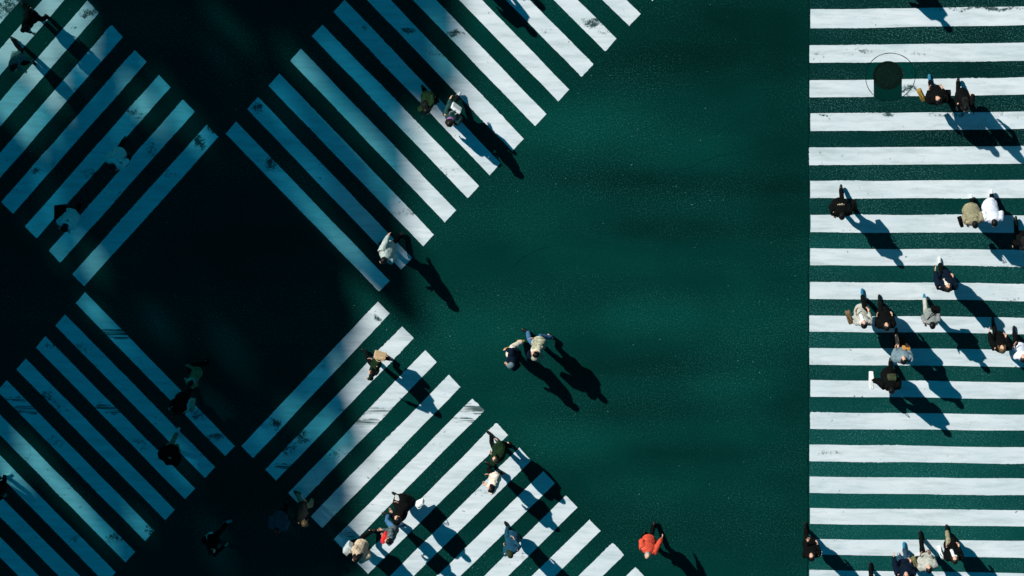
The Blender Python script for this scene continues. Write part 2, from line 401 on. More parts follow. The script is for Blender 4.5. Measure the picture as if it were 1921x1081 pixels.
def stripe(parent, quad, z, rag=0.010):
    """one painted bar: four photo corners, uneven edges, a few millimetres thick"""
    q = [G(*c) for c in quad]
    pts = []
    for a, b in zip(q, q[1:] + q[:1]):
        d = b - a; n = max(2, int(d.length / 0.045)); s = Vector((-d.y, d.x, 0)).normalized()
        for k in range(n):
            p = a.lerp(b, k / n)
            big = mnoise.noise(Vector((p.x * 1.1, p.y * 1.1, z * 50))) ; fine = mnoise.noise(Vector((p.x * 11, p.y * 11, 3)))
            worn = max(0.0, mnoise.noise(Vector((p.x * 0.7 + 9, p.y * 0.7, 1))) - 0.12)
            e = 0 if k == 0 else 1
            if rag < .008: p = p + Vector((0, .030 * mnoise.noise(Vector((p.x * .38, q[0].y * .16, 5))) * min(1.0, (p.x - q[0].x) * .6 + .1), 0))
            pts.append(p + s * (e * (rag * big * 1.2 + rag * 0.7 * fine + worn * random.uniform(0, .045))))
    if (q[1] - q[0]).cross(q[2] - q[1]).z < 0: pts.reverse()
    bm = bmesh.new()
    top = [bm.verts.new((p.x, p.y, z)) for p in pts]; bot = [bm.verts.new((p.x, p.y, z - 0.004)) for p in pts]
    bm.faces.new(top)
    for k in range(len(pts)):
        j = (k + 1) % len(pts)
        bm.faces.new((bot[k], bot[j], top[j], top[k]))
    bmesh.ops.recalc_face_normals(bm, faces=bm.faces)
    if max(bm.faces, key=lambda f: f.calc_area()).normal.z < 0: bmesh.ops.reverse_faces(bm, faces=bm.faces)
    o = obj('stripe', bm, M_PAINT, parent)
    o.location.z = 0.0
    return o

def cross(label, bars, z=0.0055, rag=0.010):
    e = empty('crosswalk', kind='structure', label=label)
    for b in bars: stripe(e, b, z, rag)
    return e

TR = [((423, 251), (443, 228), (731, 527), (711, 547)), ((464, 204.5), (484, 182.5), (773, 484), (752.5, 505.5)),
      ((504, 161), (524, 138), (814, 440), (794, 462)), ((545, 114), (564.5, 91.5), (855.5, 394.5), (834.5, 417.5)),
      ((585, 68), (605, 46.5), (898.5, 349), (877.5, 371.5)), ((626, 22.5), (646.5, 0), (939, 306), (918.5, 329)),
      ((667, -23), (688, -46), (982.5, 260.5), (961, 284)), ((708, -69), (729, -92), (1025, 214), (1004, 236.5)),
      ((749, -115), (770, -138), (1068, 168), (1047.5, 190.5)), ((790, -161), (811, -184), (1113, 120), (1091, 144)),
      ((831, -207), (852, -230), (1156.5, 72.5), (1135.5, 96)), ((872, -253), (893, -276), (1202, 26), (1180.5, 49)),
      ((913, -299), (934, -322), (1246, -21), (1224, 2))]
TL = [((388, 234), (410, 257), (158, 537), (136, 514.5)), ((343, 187), (365, 209.5), (113, 492.5), (92, 470)),
      ((298, 140.5), (320, 164), (69, 447), (47, 425)), ((253, 94), (275, 116), (24.5, 401), (2.5, 379)),
      ((208.5, 47.5), (230, 69.5), (-19, 356), (-41, 334)), ((164, 1), (185, 24), (-63, 311), (-85, 288)),
      ((119, -45), (140, -22), (-107, 266), (-130, 242)), ((75, -91), (97, -68), (-151, 221), (-173, 198)), ((30, -137), (52, -114), (-195, 176), (-217, 152))]
BL = [((142, 569), (159.5, 547.5), (441, 837), (422.5, 856)), ((104, 611), (122, 590), (403.5, 876.5), (384.5, 896.5)),
      ((67.5, 652), (85, 631), (366, 916.5), (347, 936)), ((31, 693), (48.5, 672.5), (328, 956.5), (310, 976)),
      ((-5, 733.5), (12.5, 713.5), (289.5, 996), (272.5, 1015)), ((-41, 774), (-23, 754), (253.5, 1035.5), (235.5, 1055)),
      ((-77, 815), (-59, 794.5), (217, 1074), (199, 1094)), ((-113, 855), (-95, 835), (181, 1113), (163, 1133)),
      ((-149, 896), (-131, 876), (144, 1152), (126, 1172)), ((-185, 936), (-167, 916), (108, 1192), (90, 1212)),
      ((-221, 977), (-203, 957), (72, 1232), (54, 1252))]
BR = [((709, 566), (731, 588), (475, 859), (453, 837)), ((754.5, 612.5), (776, 634), (518, 902), (497.5, 881)),
      ((798, 657), (819, 679.5), (561, 946), (541, 925)), ((842, 703), (864, 726), (604.5, 990.5), (583, 969)),
      ((886, 748), (908, 770), (647.5, 1033), (626, 1012)), ((931, 794), (953, 816), (690.5, 1077), (670, 1056)),
      ((974.5, 839.5), (996, 864), (735, 1121), (713, 1099)), ((1019.5, 884), (1041, 906.5), (778, 1165), (757, 1143)),
      ((1061.5, 930), (1083.5, 952), (822, 1209), (800, 1187)), ((1106, 974.5), (1127, 996), (865, 1253), (844, 1231)),
      ((1149, 1019), (1170.5, 1041), (909, 1297), (887, 1275)), ((1192, 1064), (1213, 1086), (952, 1340), (931, 1319)),
      ((1235, 1108), (1256, 1131), (995, 1385), (974, 1363))]
cross('zebra arm running to the top middle of the crossing, half in sun', TR)
cross('zebra arm in the upper left corner, in blue shade', TL)
cross('zebra arm in the lower left corner, in blue shade', BL)
cross('zebra arm running to the bottom middle, mostly in bright sun', BR)
RB = [(-49, -14, -54, -20), (17.5, 53, 13, 48), (85, 117.5, 80.5, 114.5), (151, 182.5, 145.5, 177.5), (213, 246, 209.5, 242), (277, 310, 274, 307),
      (339.5, 372, 338, 371.5), (403, 435.5, 404, 437), (466, 497.5, 469, 499.5), (529, 560.5, 532.5, 564.5), (592, 622, 595.5, 626), (653, 684, 655.5, 687.5),
      (713, 744, 716.5, 747.5), (774, 804.5, 777, 807), (834, 865, 839, 869.5), (894, 924.5, 898, 929), (953, 982.5, 958, 988), (1011, 1039.5, 1015.5, 1047), (1069, 1098, 1076, 1106), (1126, 1155, 1134, 1164)]
XL, XR = 1519.0, 1921.0
def rbar(b, x0, x1):
    f = lambda l, r, x: l + (r - l) * (x - XL) / (XR - XL)
    return ((x0, f(b[0], b[2], x0)), (x1, f(b[0], b[2], x1)), (x1, f(b[1], b[3], x1)), (x0, f(b[1], b[3], x0)))
bars = []
for i, b in enumerate(RB):
    if i == 3: bars += [rbar(b, XL, 1639), rbar(b, 1692, 2420)]
    else: bars.append(rbar(b, XL + random.uniform(-1, 1.5), 2420))
cross('wide zebra crossing of white bars along the right side', bars, 0.0095, 0.007)

# manhole: cover, rim and the cut ring round it
mc = G(1665, 141)
mh = empty('manhole_cover', (mc.x, mc.y, 0), label='round dark iron manhole cover between white bars of the right crossing', cat='manhole cover')
def annulus(r0, r1, z0, z1, seg=56):
    bm = bmesh.new()
    lo0, lo1, hi0, hi1 = ([bm.verts.new((r * math.cos(2 * math.pi * k / seg), r * math.sin(2 * math.pi * k / seg), z)) for k in range(seg)] for r, z in ((r0, z0), (r1, z0), (r0, z1), (r1, z1)))
    for k in range(seg):
        j = (k + 1) % seg
        bm.faces.new((hi0[k], hi1[k], hi1[j], hi0[j])); bm.faces.new((hi1[k], lo1[k], lo1[j], hi1[j])); bm.faces.new((lo0[k], hi0[k], hi0[j], lo0[j]))
    bmesh.ops.recalc_face_normals(bm, faces=bm.faces)
    if sum(f.normal.z for f in bm.faces) < 0: bmesh.ops.reverse_faces(bm, faces=bm.faces)
    return bm
bm = bmesh.new(); bmesh.ops.create_circle(bm, cap_ends=True, segments=48, radius=.345)
for v in bm.verts: v.co.z = .012
if bm.faces[:][0].normal.z < 0: bmesh.ops.reverse_faces(bm, faces=bm.faces)
obj('lid', bm, IRON, mh)
bm = bmesh.new(); rot = Matrix.Rotation(math.radians(38), 3, 'Z')
for i in range(-9, 10):
    for j in range(-4, 5):
        p = rot @ Vector((j * .072 + (.036 if i % 2 else 0), i * .034, 0))
        if p.length < .30: box(bm, (p.x, p.y, .0165), (.056, .013, .008), rot)
tag(obj('tread_ribs', bm, IRON2, mh), kind='stuff')
obj('rim', annulus(.352, .392, .004, .0155), IRON, mh)
ringc = G(1670, 144)
M_COLLAR = asphalt('collar_asphalt', (0.0008, 0.038, 0.032), (0.0006, 0.030, 0.025), (0.02, 0.16, 0.15), 0.5, False)
rg = obj('manhole_collar', annulus(.40, .66, .004, .0068), M_COLLAR); rg.location = (ringc.x, ringc.y, 0); tag(rg, kind='structure')
bm = annulus(.650, .668, .0095, .0108, 90)
for v in bm.verts:
    a_ = math.atan2(v.co.y, v.co.x); k_ = 1 + .010 * math.sin(a_ * 3 + 1) + .008 * mnoise.noise(Vector((v.co.x * 6, v.co.y * 6, 2))) * (1 if v.co.xy.length > .659 else -1)
    v.co.x *= k_; v.co.y *= k_
rg = obj('cut_ring', bm, CRACKM); rg.location = (ringc.x, ringc.y, 0); tag(rg, kind='structure')
pc = [G(1639, 146), G(1691, 146), G(1691, 186), G(1652, 190), G(1643, 184), G(1638, 168)]
tag(sheet('asphalt_repair', pc, .0072, M_PATCH), kind='structure')

# ------------------------------------------------------------------ unseen building as a screen, cut to shape shade and light on the left half
XS = -48.0
def on_wall(px, py):
    g = G(px, py); t = (g.x - XS) / -SUN.x
    return g.y + SUN.y * t, SUN.z * t
def wall_z(px): return SUN.z * (G(px, 540).x - XS) / -SUN.x
ob = empty('building_shade_screen', (XS, 40, 0), label='unseen building screen with added tinted panes that shades the crossing', cat='building')
steps = [(-10.0, wall_z(661)), (on_wall(716, 566)[0], wall_z(779)), (on_wall(770, 455)[0], wall_z(763)), (on_wall(770, 390)[0], wall_z(772)), (on_wall(790, 300)[0], wall_z(796)), (on_wall(830, 245)[0], wall_z(836)), (on_wall(860, 212)[0], wall_z(868))]
rr_ = random.Random(5); fine_ = []
y_ = -10.0
while y_ < 90:                              # random bumps added to the top edge to break up its shadow line
    base_ = [z0 for y0, z0 in steps if y_ >= y0][-1]
    fine_.append((y_, base_ + rr_.choice((-.16, -.06, 0.0, .05, .14, .26)))); y_ += rr_.uniform(.5, 1.3)
steps = sorted(fine_ + [(a, b) for a, b in steps])
def top_at(y):
    z = steps[0][1]
    for y0, z0 in steps:
        if y >= y0: z = z0
    return z
# panes added to throw pale light patches: photo pixel the light falls on, length along the light's run (m, height), width (m), glass
PATCH = [(118, 40, 2.2, 1.5, 3), (60, 95, 2.4, 2.2, 3), (20, 190, 2.2, 1.6, 2), (150, 20, 1.0, 1.0, 3), (-60, -20, 3.0, 3.0, 3), (75, 215, 1.2, 1.0, 1),
         (150, 138, .8, 1.2, 0), (268, 196, 1.3, 1.0, 2), (305, 160, .9, .9, 1), (345, 222, 1.3, 1.2, 1), (385, 262, .7, 1.2, 0), (230, 240, .5, 1.2, 0),
         (178, 495, .8, 1.1, 2), (110, 478, .6, .9, 1), (60, 430, .6, .8, 0), (140, 445, .5, .7, 0), (95, 380, .8, 1.6, 0),
         (562, 125, 1.4, .9, 2), (630, 205, 1.5, .8, 1), (690, 268, 1.3, .8, 2), (650, 125, 1.8, .7, 0), (722, 205, 1.3, .7, 0), (530, 200, 1.3, 1.0, 0),
         (742, 325, .7, .9, 1), (760, 262, .7, .7, 2), (543, 345, .9, .8, 0), (600, 405, 1.2, .8, 1), (645, 455, 1.2, .7, 2), (585, 330, 1.0, .6, 0), (690, 492, .4, .6, 0),
         (178, 585, 1.0, .8, 1), (225, 640, .7, .5, 0), (70, 862, 1.4, 1.2, 2), (130, 935, 1.5, 1.0, 2), (185, 1000, 1.2, .9, 1), (20, 880, 1.2, 1.0, 2), (265, 985, .8, .9, 1),
         (600, 715, .5, 1.0, 0), (548, 778, .9, 1.0, 1), (500, 820, .6, .7, 0), (605, 800, 1.0, 1.0, 1), (640, 850, .6, 1.0, 1), (345, 870, 1.0, 1.0, 0), (430, 50, 2.0, .7, 1), (415, 110, 1.2, .6, 0),
         (435, 660, 1.6, 1.3, 0), (400, 760, 1.4, .9, 0), (300, 610, 1.3, 1.0, 0), (410, 1030, 1.3, 1.6, 0), (545, 975, .5, .6, 1), (690, 625, .5, .5, 2),
         (775, 262, .6, .9, 3), (745, 322, .6, .8, 3), (765, 428, .5, .7, 2), (845, 112, .7, 1.0, 2), (832, 58, .7, .7, 1), (652, 702, .5, .7, 3), (648, 820, .5, .8, 2), (636, 985, .5, .7, 2), (722, 350, .7, .6, 1), (770, 580, .6, .5, 1)]
rects = []
for (px, py, h, w, g) in PATCH:
    y, z = on_wall(px, py)
    rects.append((y - w / 2, y + w / 2, z - h * .62 / 2, z + h * .62 / 2, g))
ys = sorted({-10.0, 90.0} | {s[0] for s in steps[1:]} | {r[0] for r in rects} | {r[1] for r in rects})
zs = sorted({0.0} | {s[1] for s in steps} | {r[2] for r in rects} | {r[3] for r in rects})
wall = bmesh.new(); panes = [bmesh.new() for _ in rects]
def quad(bm, y0, y1, z0, z1):
    bm.faces.new([bm.verts.new((0, a - 40, b)) for a, b in ((y0, z0), (y1, z0), (y1, z1), (y0, z1))])
for y0, y1 in zip(ys, ys[1:]):
    ym = (y0 + y1) / 2; run = None
    for z0, z1 in zip(zs, zs[1:]):
        zm = (z0 + z1) / 2
        if zm > top_at(ym): continue
        for bm_, r in zip(panes, rects):
            if r[0] < ym < r[1] and r[2] < zm < r[3]:
                quad(bm_, y0, y1, z0, z1); break
        else:
            quad(wall, y0, y1, z0, z1)
def finish(bm, name, mat, th):
    bmesh.ops.remove_doubles(bm, verts=bm.verts, dist=1e-4)
    o = obj(name, bm, mat, ob)
    md = o.modifiers.new('thickness', 'SOLIDIFY'); md.thickness = th; md.offset = 0
    return o
finish(wall, 'wall', CLAD, .06)
for bm_, r in zip(panes, rects):
    if len(bm_.faces): finish(bm_, 'light_pane', PANE_FILTERS[r[4]], .012)
    else: bm_.free()

# ------------------------------------------------------------------ people
BAKE = []     # objects whose modifiers are turned into plain mesh at the end, with extra geometry to add
TEX = bpy.data.textures.new('fold_noise', 'CLOUDS'); TEX.noise_scale = 0.11; TEX.noise_depth = 2
TEXF = bpy.data.textures.new('hair_noise', 'CLOUDS'); TEXF.noise_scale = 0.035; TEXF.noise_depth = 1

def soft(name, bm, mat, parent, voxel, fold=0.0, smooth=2, tex=None, extra=None):
    bmesh.ops.recalc_face_normals(bm, faces=bm.faces)
    o = obj(name, bm, mat, parent)
    r = o.modifiers.new('r', 'REMESH'); r.mode = 'VOXEL'; r.voxel_size = voxel; r.use_smooth_shade = True
    s = o.modifiers.new('s', 'SMOOTH'); s.factor = 0.5; s.iterations = smooth
    if fold:
        d = o.modifiers.new('d', 'DISPLACE'); d.texture = tex or TEX; d.strength = fold; d.mid_level = 0.5
    BAKE.append((o, extra))
    return o

class P: pass

def person(px, py, deg, label, h=1.66, stride=.28, lead=1, arms=('swing', 'swing'), top='jacket', topm=BLACK, hem=None, puff=0.0,
           legs='trousers', legm=BLACK, shoe=BLACKSHOE, hair='short', hairm=HAIRB, lean=.05, look=(0, 0), hood=False, scarf=None, width=1.0, group='pedestrians on the crossing', sock=None):
    g = G(px, py); rz = heading(px, py, deg); s = h / 1.70
    e = empty('person', (g.x, g.y, .006 if px < 1517 else .010), rz, label, 'person', group)
    V = lambda x, y, z: Vector((x, y, z)) * s
    ins = {}
    hz = .905 - .26 * stride * stride * 1.6
    lx = lambda z: lean * (z - .9)
    # joints
    feet, knees, hips = {}, {}, {}
    for sd in (1, -1):
        fr = stride if sd == lead else -stride
        if stride < .05: fr = .03 * sd
        ank = Vector((fr - (.02 if fr > 0 else 0), sd * .075, .085 if fr >= 0 else .085 + stride * .22))
        hip = Vector((0, sd * .09, hz))
        k, ank = ik(hip, ank, .435, .43, (1, 0, 0.15))
        feet[sd], knees[sd], hips[sd] = ank, k, hip
    sh, el, wr = {}, {}, {}
    for sd, mode in ((1, arms[0]), (-1, arms[1])):
        S = Vector((lx(1.40) - .005, sd * .178 * width, 1.395))
        opp = -stride if sd == lead else stride
        T = {'swing': (lx(1) + opp * .6 + .05, sd * .235, .88 + abs(opp) * .18), 'down': (lx(1) + .03, sd * .23, .82), 'front': (lx(1.1) + .30, sd * .06, 1.10),
             'phone': (lx(1.2) + .30, sd * .07, 1.22), 'pocket': (lx(.9) + .10, sd * .215, .93), 'bent': (lx(1.1) + .17, sd * .175, 1.03),
             'out': (.02, sd * .47, .96), 'back': (-.24, sd * .30, .95), 'reach': (.36, sd * .28, 1.0), 'bag': (lx(1.2) + .10, sd * .20, 1.28), 'fold': (lx(1.1) + .22, -sd * .08, 1.13)}[mode]
        T = Vector(T)
        pole = Vector((-1, sd * .28, -.15))
        E, T = ik(S, T, .285, .255, pole)
        sh[sd], el[sd], wr[sd] = S, E, T
    # body: one skin
    bm = bmesh.new()
    t = lambda z: (lx(z), 0, z)
    tube(bm, [V(*t(z)) for z in (.84, .93, 1.06, 1.25, 1.37, 1.42)], [(a * s * width, b * s) for a, b in ((.135, .095), (.155, .11), (.13, .095), (.155, .11), (.15, .09), (.10, .07))], 14)
    tube(bm, [V(*t(1.40)), V(lx(1.46) + .01, 0, 1.47), V(lx(1.52) + .02, 0, 1.53)], [.065 * s, .056 * s, .056 * s], 10)
    hc = Vector((lx(1.59) + .035, 0, 1.595))
    yaw = math.radians(look[0]); pit = math.radians(look[1])
    HM = Matrix.Translation(hc) @ Matrix.Rotation(yaw, 4, 'Z') @ Matrix.Rotation(-pit, 4, 'Y')
    hp = lambda x, y, z: (HM @ Vector((x, y, z))) * s
    ball(bm, hp(-.008, 0, .02), Vector((.096, .077, .098)) * s, 14, 10)
    ball(bm, hp(.022, 0, -.045), Vector((.068, .058, .070)) * s, 12, 8)
    ball(bm, hp(.096, 0, -.012), Vector((.018, .014, .022)) * s, 8, 6)
    for sd in (1, -1):
        ball(bm, hp(-.01, sd * .078, -.005), Vector((.020, .012, .030)) * s, 8, 6)
        tube(bm, [V(*hips[sd]), V(*((hips[sd] + knees[sd]) / 2)), V(*knees[sd]), V(*(knees[sd].lerp(feet[sd], .35))), V(*feet[sd])], [.082 * s, .070 * s, .052 * s, .054 * s, .036 * s], 10)
        fd = Vector((1, 0, -.55 if feet[sd].z > .1 and feet[sd].x < 0 else -.12)).normalized()
        tube(bm, [V(*(feet[sd] + Vector((-.045, 0, -.035)))), V(*(feet[sd] + fd * .06 + Vector((0, 0, -.03)))), V(*(feet[sd] + fd * .15 + Vector((0, 0, -.035))))], [.03 * s, .032 * s, .026 * s], 8)
        tube(bm, [V(*sh[sd]), V(*((sh[sd] + el[sd]) / 2)), V(*el[sd]), V(*(el[sd].lerp(wr[sd], .4))), V(*wr[sd])], [.052 * s, .046 * s, .036 * s, .036 * s, .025 * s], 8)
    # fingers, eyes and mouth are added to the skin after it is fused
    ex = bmesh.new()
    for sd in (1, -1):
        d = (wr[sd] - el[sd]).normalized(); side = Vector((1, 0, 0)) - d * d.x
        if side.length < .2: side = Vector((0, 0, 1)) - d * d.z
        side.normalize(); nrm = d.cross(side)
        w = wr[sd]; inn = nrm if nrm.y * sd < 0 else -nrm
        tube(ex, [V(*w), V(*(w + d * .045)), V(*(w + d * .085))], [(.028 * s, .020 * s), (.040 * s, .016 * s), (.038 * s, .013 * s)], 8, side)
        for k, (ln, off) in enumerate(((.070, .029), (.080, .010), (.074, -.010), (.058, -.028))):
            b = w + d * .085 + side * off
            m1 = b + d * ln * .5 + inn * .012; m2 = b + d * ln * .85 + inn * .036
            tube(ex, [V(*b), V(*m1), V(*m2)], [.0095 * s, .0085 * s, .0065 * s], 6, side)
        b = w + d * .03 + side * .03
        tube(ex, [V(*b), V(*(b + side * .03 + d * .03)), V(*(b + side * .034 + d * .062 + inn * .012))], [.012 * s, .010 * s, .008 * s], 6, inn)
    for sd in (1, -1): ball(ex, hp(.080, sd * .031, .012), Vector((.012, .013, .009)) * s, 6, 4, 1)
    ball(ex, hp(.081, 0, -.058), Vector((.012, .024, .008)) * s, 8, 4, 2)
    body = soft('body', bm, SKIN, e, .0155 * s, 0, 1, None, ex)
    body.data.materials.append(EYE); body.data.materials.append(LIP)
    # legs
    if legs in ('trousers', 'wide', 'shorts'):
        bm = bmesh.new(); k = {'trousers': 1.0, 'wide': 1.35, 'shorts': 1.1}[legs]
        tube(bm, [V(0, 0, .80), V(0, 0, .88), V(*t(1.02))], [(.165 * s, .115 * s), (.17 * s, .122 * s), (.145 * s, .108 * s)], 14)
        for sd in (1, -1):
            cuff = feet[sd].lerp(knees[sd], .10) if legs != 'shorts' else knees[sd].lerp(hips[sd], .1)
            tube(bm, [V(*hips[sd]), V(*((hips[sd] + knees[sd]) / 2)), V(*knees[sd]), V(*(knees[sd].lerp(feet[sd], .45))), V(*cuff)], [.098 * s, .09 * k * s, .072 * k * s, .070 * k * s, .064 * k * s], 10)
        soft(legs if legs == 'shorts' else 'trousers', bm, legm, e, .019 * s, .022, 2)
    elif legs == 'skirt':
        bm = bmesh.new(); fl = .17 + stride * .45
        tube(bm, [V(0, 0, .34), V(0, 0, .55), V(0, 0, .80), V(*t(1.02))], [((.20) * s, fl * s), (.20 * s, (fl * .8 + .03) * s), (.19 * s, .14 * s), (.15 * s, .11 * s)], 16)
        soft('skirt', bm, legm, e, .02 * s, .035, 2)
    for sd in (1, -1):
        bm = bmesh.new(); a = feet[sd]; rear = a.z > .1 and a.x < 0
        M = Matrix.Rotation(math.radians(28 if rear else -4), 4, 'Y')
        f = lambda x, z: (a + (M @ Vector((x, 0, z))))
        z0 = -.085 + .042
        tube(bm, [V(*f(-.065, z0 + .012)), V(*f(-.01, z0 + .016)), V(*f(.07, z0 + .004)), V(*f(.15, z0 - .006)), V(*f(.185, z0 - .010))],
             [(.036 * s, .045 * s), (.040 * s, .050 * s), (.047 * s, .040 * s), (.044 * s, .032 * s), (.030 * s, .024 * s)], 12)
        tube(bm, [V(*f(-.03, z0 + .03)), V(*f(-.025, .02 + .02))], [.042 * s, .045 * s], 10)
        o = obj('shoe', bm, shoe, e)
        for p_ in o.data.polygons: p_.use_smooth = True
        if sock is not None:
            bm = bmesh.new(); tube(bm, [V(*f(-.025, .03)), V(*a.lerp(knees[sd], .32))], [.046 * s, .052 * s], 10)
            so_ = obj('sock', bm, sock, e)
            for p_ in so_.data.polygons: p_.use_smooth = True
    # top
    if top:
        bm = bmesh.new()
        hm = hem if hem is not None else {'jacket': .80, 'coat': .56, 'dress': .36, 'hoodie': .84}[top]
        u = .022 + puff
        reach = .10 + max(0.0, (.86 - hm)) * stride * .95
        zs_ = [hm, (hm + .86) / 2, .95, 1.08, 1.24, 1.35, 1.42]
        ra = [.165 + .05 * (.9 - hm), .165 + .02 * (.9 - hm), .158, .145, .168, .168, .115]
        rb = [max(.118, reach + .035), max(.118, (reach + .118) / 2 + .01), .120, .112, .122, .105, .082]
        tube(bm, [V(lx(z) if z > .9 else 0, 0, z) for z in zs_], [((a + u) * width * s, (b + u) * s) for a, b in zip(ra, rb)], 18)
        tube(bm, [V(*t(1.40)), V(lx(1.47) + .008, 0, 1.465)], [(.09 + puff) * s, (.075 + puff * .7) * s], 12)
        for sd in (1, -1):
            ends = wr[sd].lerp(el[sd], .06)
            tube(bm, [V(*(sh[sd] + Vector((0, -sd * .05, .0)))), V(*sh[sd]), V(*((sh[sd] + el[sd]) / 2)), V(*el[sd]), V(*((el[sd] + ends) / 2)), V(*ends)],
                 [(.070 + puff * .8) * s, (.074 + puff) * s, (.066 + puff) * s, (.058 + puff) * s, (.052 + puff * .9) * s, (.043 + puff * .4) * s], 10)
        if hood:
            tube(bm, [V(lx(1.4) - .10, -.07, 1.42), V(lx(1.4) - .135, 0, 1.40), V(lx(1.4) - .10, .07, 1.42)], [.05 * s, .062 * s, .05 * s], 10, Vector((0, 0, 1)))
        nm = {'jacket': 'jacket', 'coat': 'coat', 'dress': 'coat', 'hoodie': 'hoodie'}[top]
        soft(nm, bm, topm, e, .017 * s, .030, 2)
    if scarf is not None:
        bm = bmesh.new(); n = 10
        ring = [V(lx(1.46) + .012 + .082 * math.cos(2 * math.pi * k / n), .085 * math.sin(2 * math.pi * k / n), 1.455 + .012 * math.cos(k)) for k in range(n + 1)]
        tube(bm, ring, [.034 * s] * (n + 1), 8, Vector((0, 0, 1)))
        tube(bm, [V(lx(1.4) + .12, .03, 1.44), V(lx(1.3) + .15, .05, 1.28), V(lx(1.2) + .15, .06, 1.14)], [(.05 * s, .02 * s)] * 3, 8)
        soft('scarf', bm, scarf, e, .014 * s, .02, 1)
    # hair
    if hair:
        bm = bmesh.new()
        if hair in ('short', 'long', 'bob', 'bun', 'tail'):
            ball(bm, hp(-.024, 0, .034), Vector((.100, .089, .103)) * s, 14, 10)
            ball(bm, hp(-.050, 0, -.02), Vector((.070, .080, .085)) * s, 12, 8)
        if hair == 'long':
            tube(bm, [hp(-.07, 0, .03), hp(-.095, 0, -.09), V(lx(1.38) - .12, 0, 1.38), V(lx(1.25) - .135, 0, 1.22)], [(.080 * s, .045 * s), (.088 * s, .05 * s), (.10 * s, .045 * s), (.075 * s, .03 * s)], 12)
            for sd in (1, -1): tube(bm, [hp(.0, sd * .078, .03), hp(.01, sd * .09, -.09), V(lx(1.38) + .05, sd * .10, 1.38)], [(.026 * s, .05 * s)] * 3, 8)
        if hair == 'bob':
            for sd in (1, -1): tube(bm, [hp(-.01, sd * .075, .04), hp(-.005, sd * .088, -.06), hp(.0, sd * .084, -.13)], [(.03 * s, .07 * s), (.032 * s, .07 * s), (.024 * s, .05 * s)], 8, Vector((0, 1, 0)))
            ball(bm, hp(-.06, 0, -.06), Vector((.06, .09, .09)) * s)
        if hair == 'bun': ball(bm, hp(-.125, 0, .05), .045 * s)
        if hair == 'tail': tube(bm, [hp(-.11, 0, .04), hp(-.16, 0, -.03), hp(-.14, 0, -.17)], [.028 * s, .034 * s, .018 * s], 8)
        if hair in ('beanie', 'cap'):
            ball(bm, hp(-.016, 0, .050), Vector((.108, .092, .090)) * s, 14, 10)
            if hair == 'cap': tube(bm, [hp(.06, 0, .05), hp(.12, 0, .045), hp(.165, 0, .035)], [(.080 * s, .012 * s), (.075 * s, .011 * s), (.05 * s, .010 * s)], 10)
            else: tube(bm, [hp(-.016 + .100 * math.cos(k * math.pi / 6), .086 * math.sin(k * math.pi / 6), .030) for k in range(13)], [.019 * s] * 13, 6, Vector((0, 0, 1)))
        if hair == 'bald':
            for a in range(-7, 8):
                b_ = math.pi + a * .24
                ball(bm, hp(-.008 + .090 * math.cos(b_), .074 * math.sin(b_), .0 + .012 * math.cos(a)), Vector((.024, .024, .05)) * s, 8, 6)
        soft({'beanie': 'beanie', 'cap': 'cap'}.get(hair, 'hair'), bm, hairm, e, .013 * s, .02 if hair not in ('cap', 'beanie') else .008, 1, TEXF)
    q = P(); q.e = e; q.s = s; q.M = Matrix.Translation(e.location) @ Matrix.Rotation(rz, 4, 'Z'); q.rz = rz; q.wr = wr; q.sh = sh; q.lx = lx; q.hp = hp
    return q

def bag(name, label, q, at, size, mat, yaw=0.0, tilt=0.0, handle='loop', strap_to=None, cat='bag', group=None, mat2=None):
    """a bag of its own: body with rounded edges, flap or opening, handles"""
    e = empty(name, q.M @ (Vector(at) * q.s), q.rz + math.radians(yaw), label, cat, group)
    e.rotation_euler.x = math.radians(tilt)
    l, w, h = size
    bm = bmesh.new()
    vs_ = box(bm, (0, 0, 0), (l, w, h))
    for v in vs_:
        if v.co.z > 0: v.co.y *= .72; v.co.x *= .95
    bmesh.ops.recalc_face_normals(bm, faces=bm.faces)
    bmesh.ops.bevel(bm, geom=bm.edges[:], offset=min(l, w, h) * .16, segments=2, profile=.6, affect='EDGES')
    o = obj('bag_body', bm, mat, e)
    if handle == 'loop':
        for sd in (1, -1):
            bm = bmesh.new()
            tube(bm, [(l * .28 * math.cos(a), sd * w * .25, h / 2 - .01 + .14 * math.sin(a)) for a in [math.pi * k / 7 for k in range(8)]], [.009] * 8, 6)
            obj('handle', bm, mat2 or mat, e)
    if handle == 'pack':
        bm = bmesh.new(); box(bm, (0, -w * .52, -h * .12), (l * .7, w * .3, h * .5)); bmesh.ops.bevel(bm, geom=bm.edges[:], offset=.02, segments=2, affect='EDGES')
        obj('pocket', bm, mat2 or mat, e)
        for sd in (1, -1):
            bm = bmesh.new(); tube(bm, [(sd * l * .3, w * .4, h * .42), (sd * l * .34, w * .5 + .10, h * .52), (sd * l * .36, w * .5 + .20, h * .25), (sd * l * .36, w * .5 + .12, -h * .2)], [(.028, .008)] * 4, 8)
            obj('strap', bm, mat2 or mat, e)
    if strap_to is not None:
        bm = bmesh.new(); inv = (Matrix.Translation(e.location) @ e.rotation_euler.to_matrix().to_4x4()).inverted()
        pts = [Vector((0, 0, h * .45))] + [inv @ (q.M @ (Vector(p_) * q.s)) for p_ in strap_to] + [Vector((l * .35, 0, h * .4))]
        tube(bm, pts, [(.018, .007)] * len(pts), 8)
        obj('strap', bm, mat2 or mat, e)
    return e

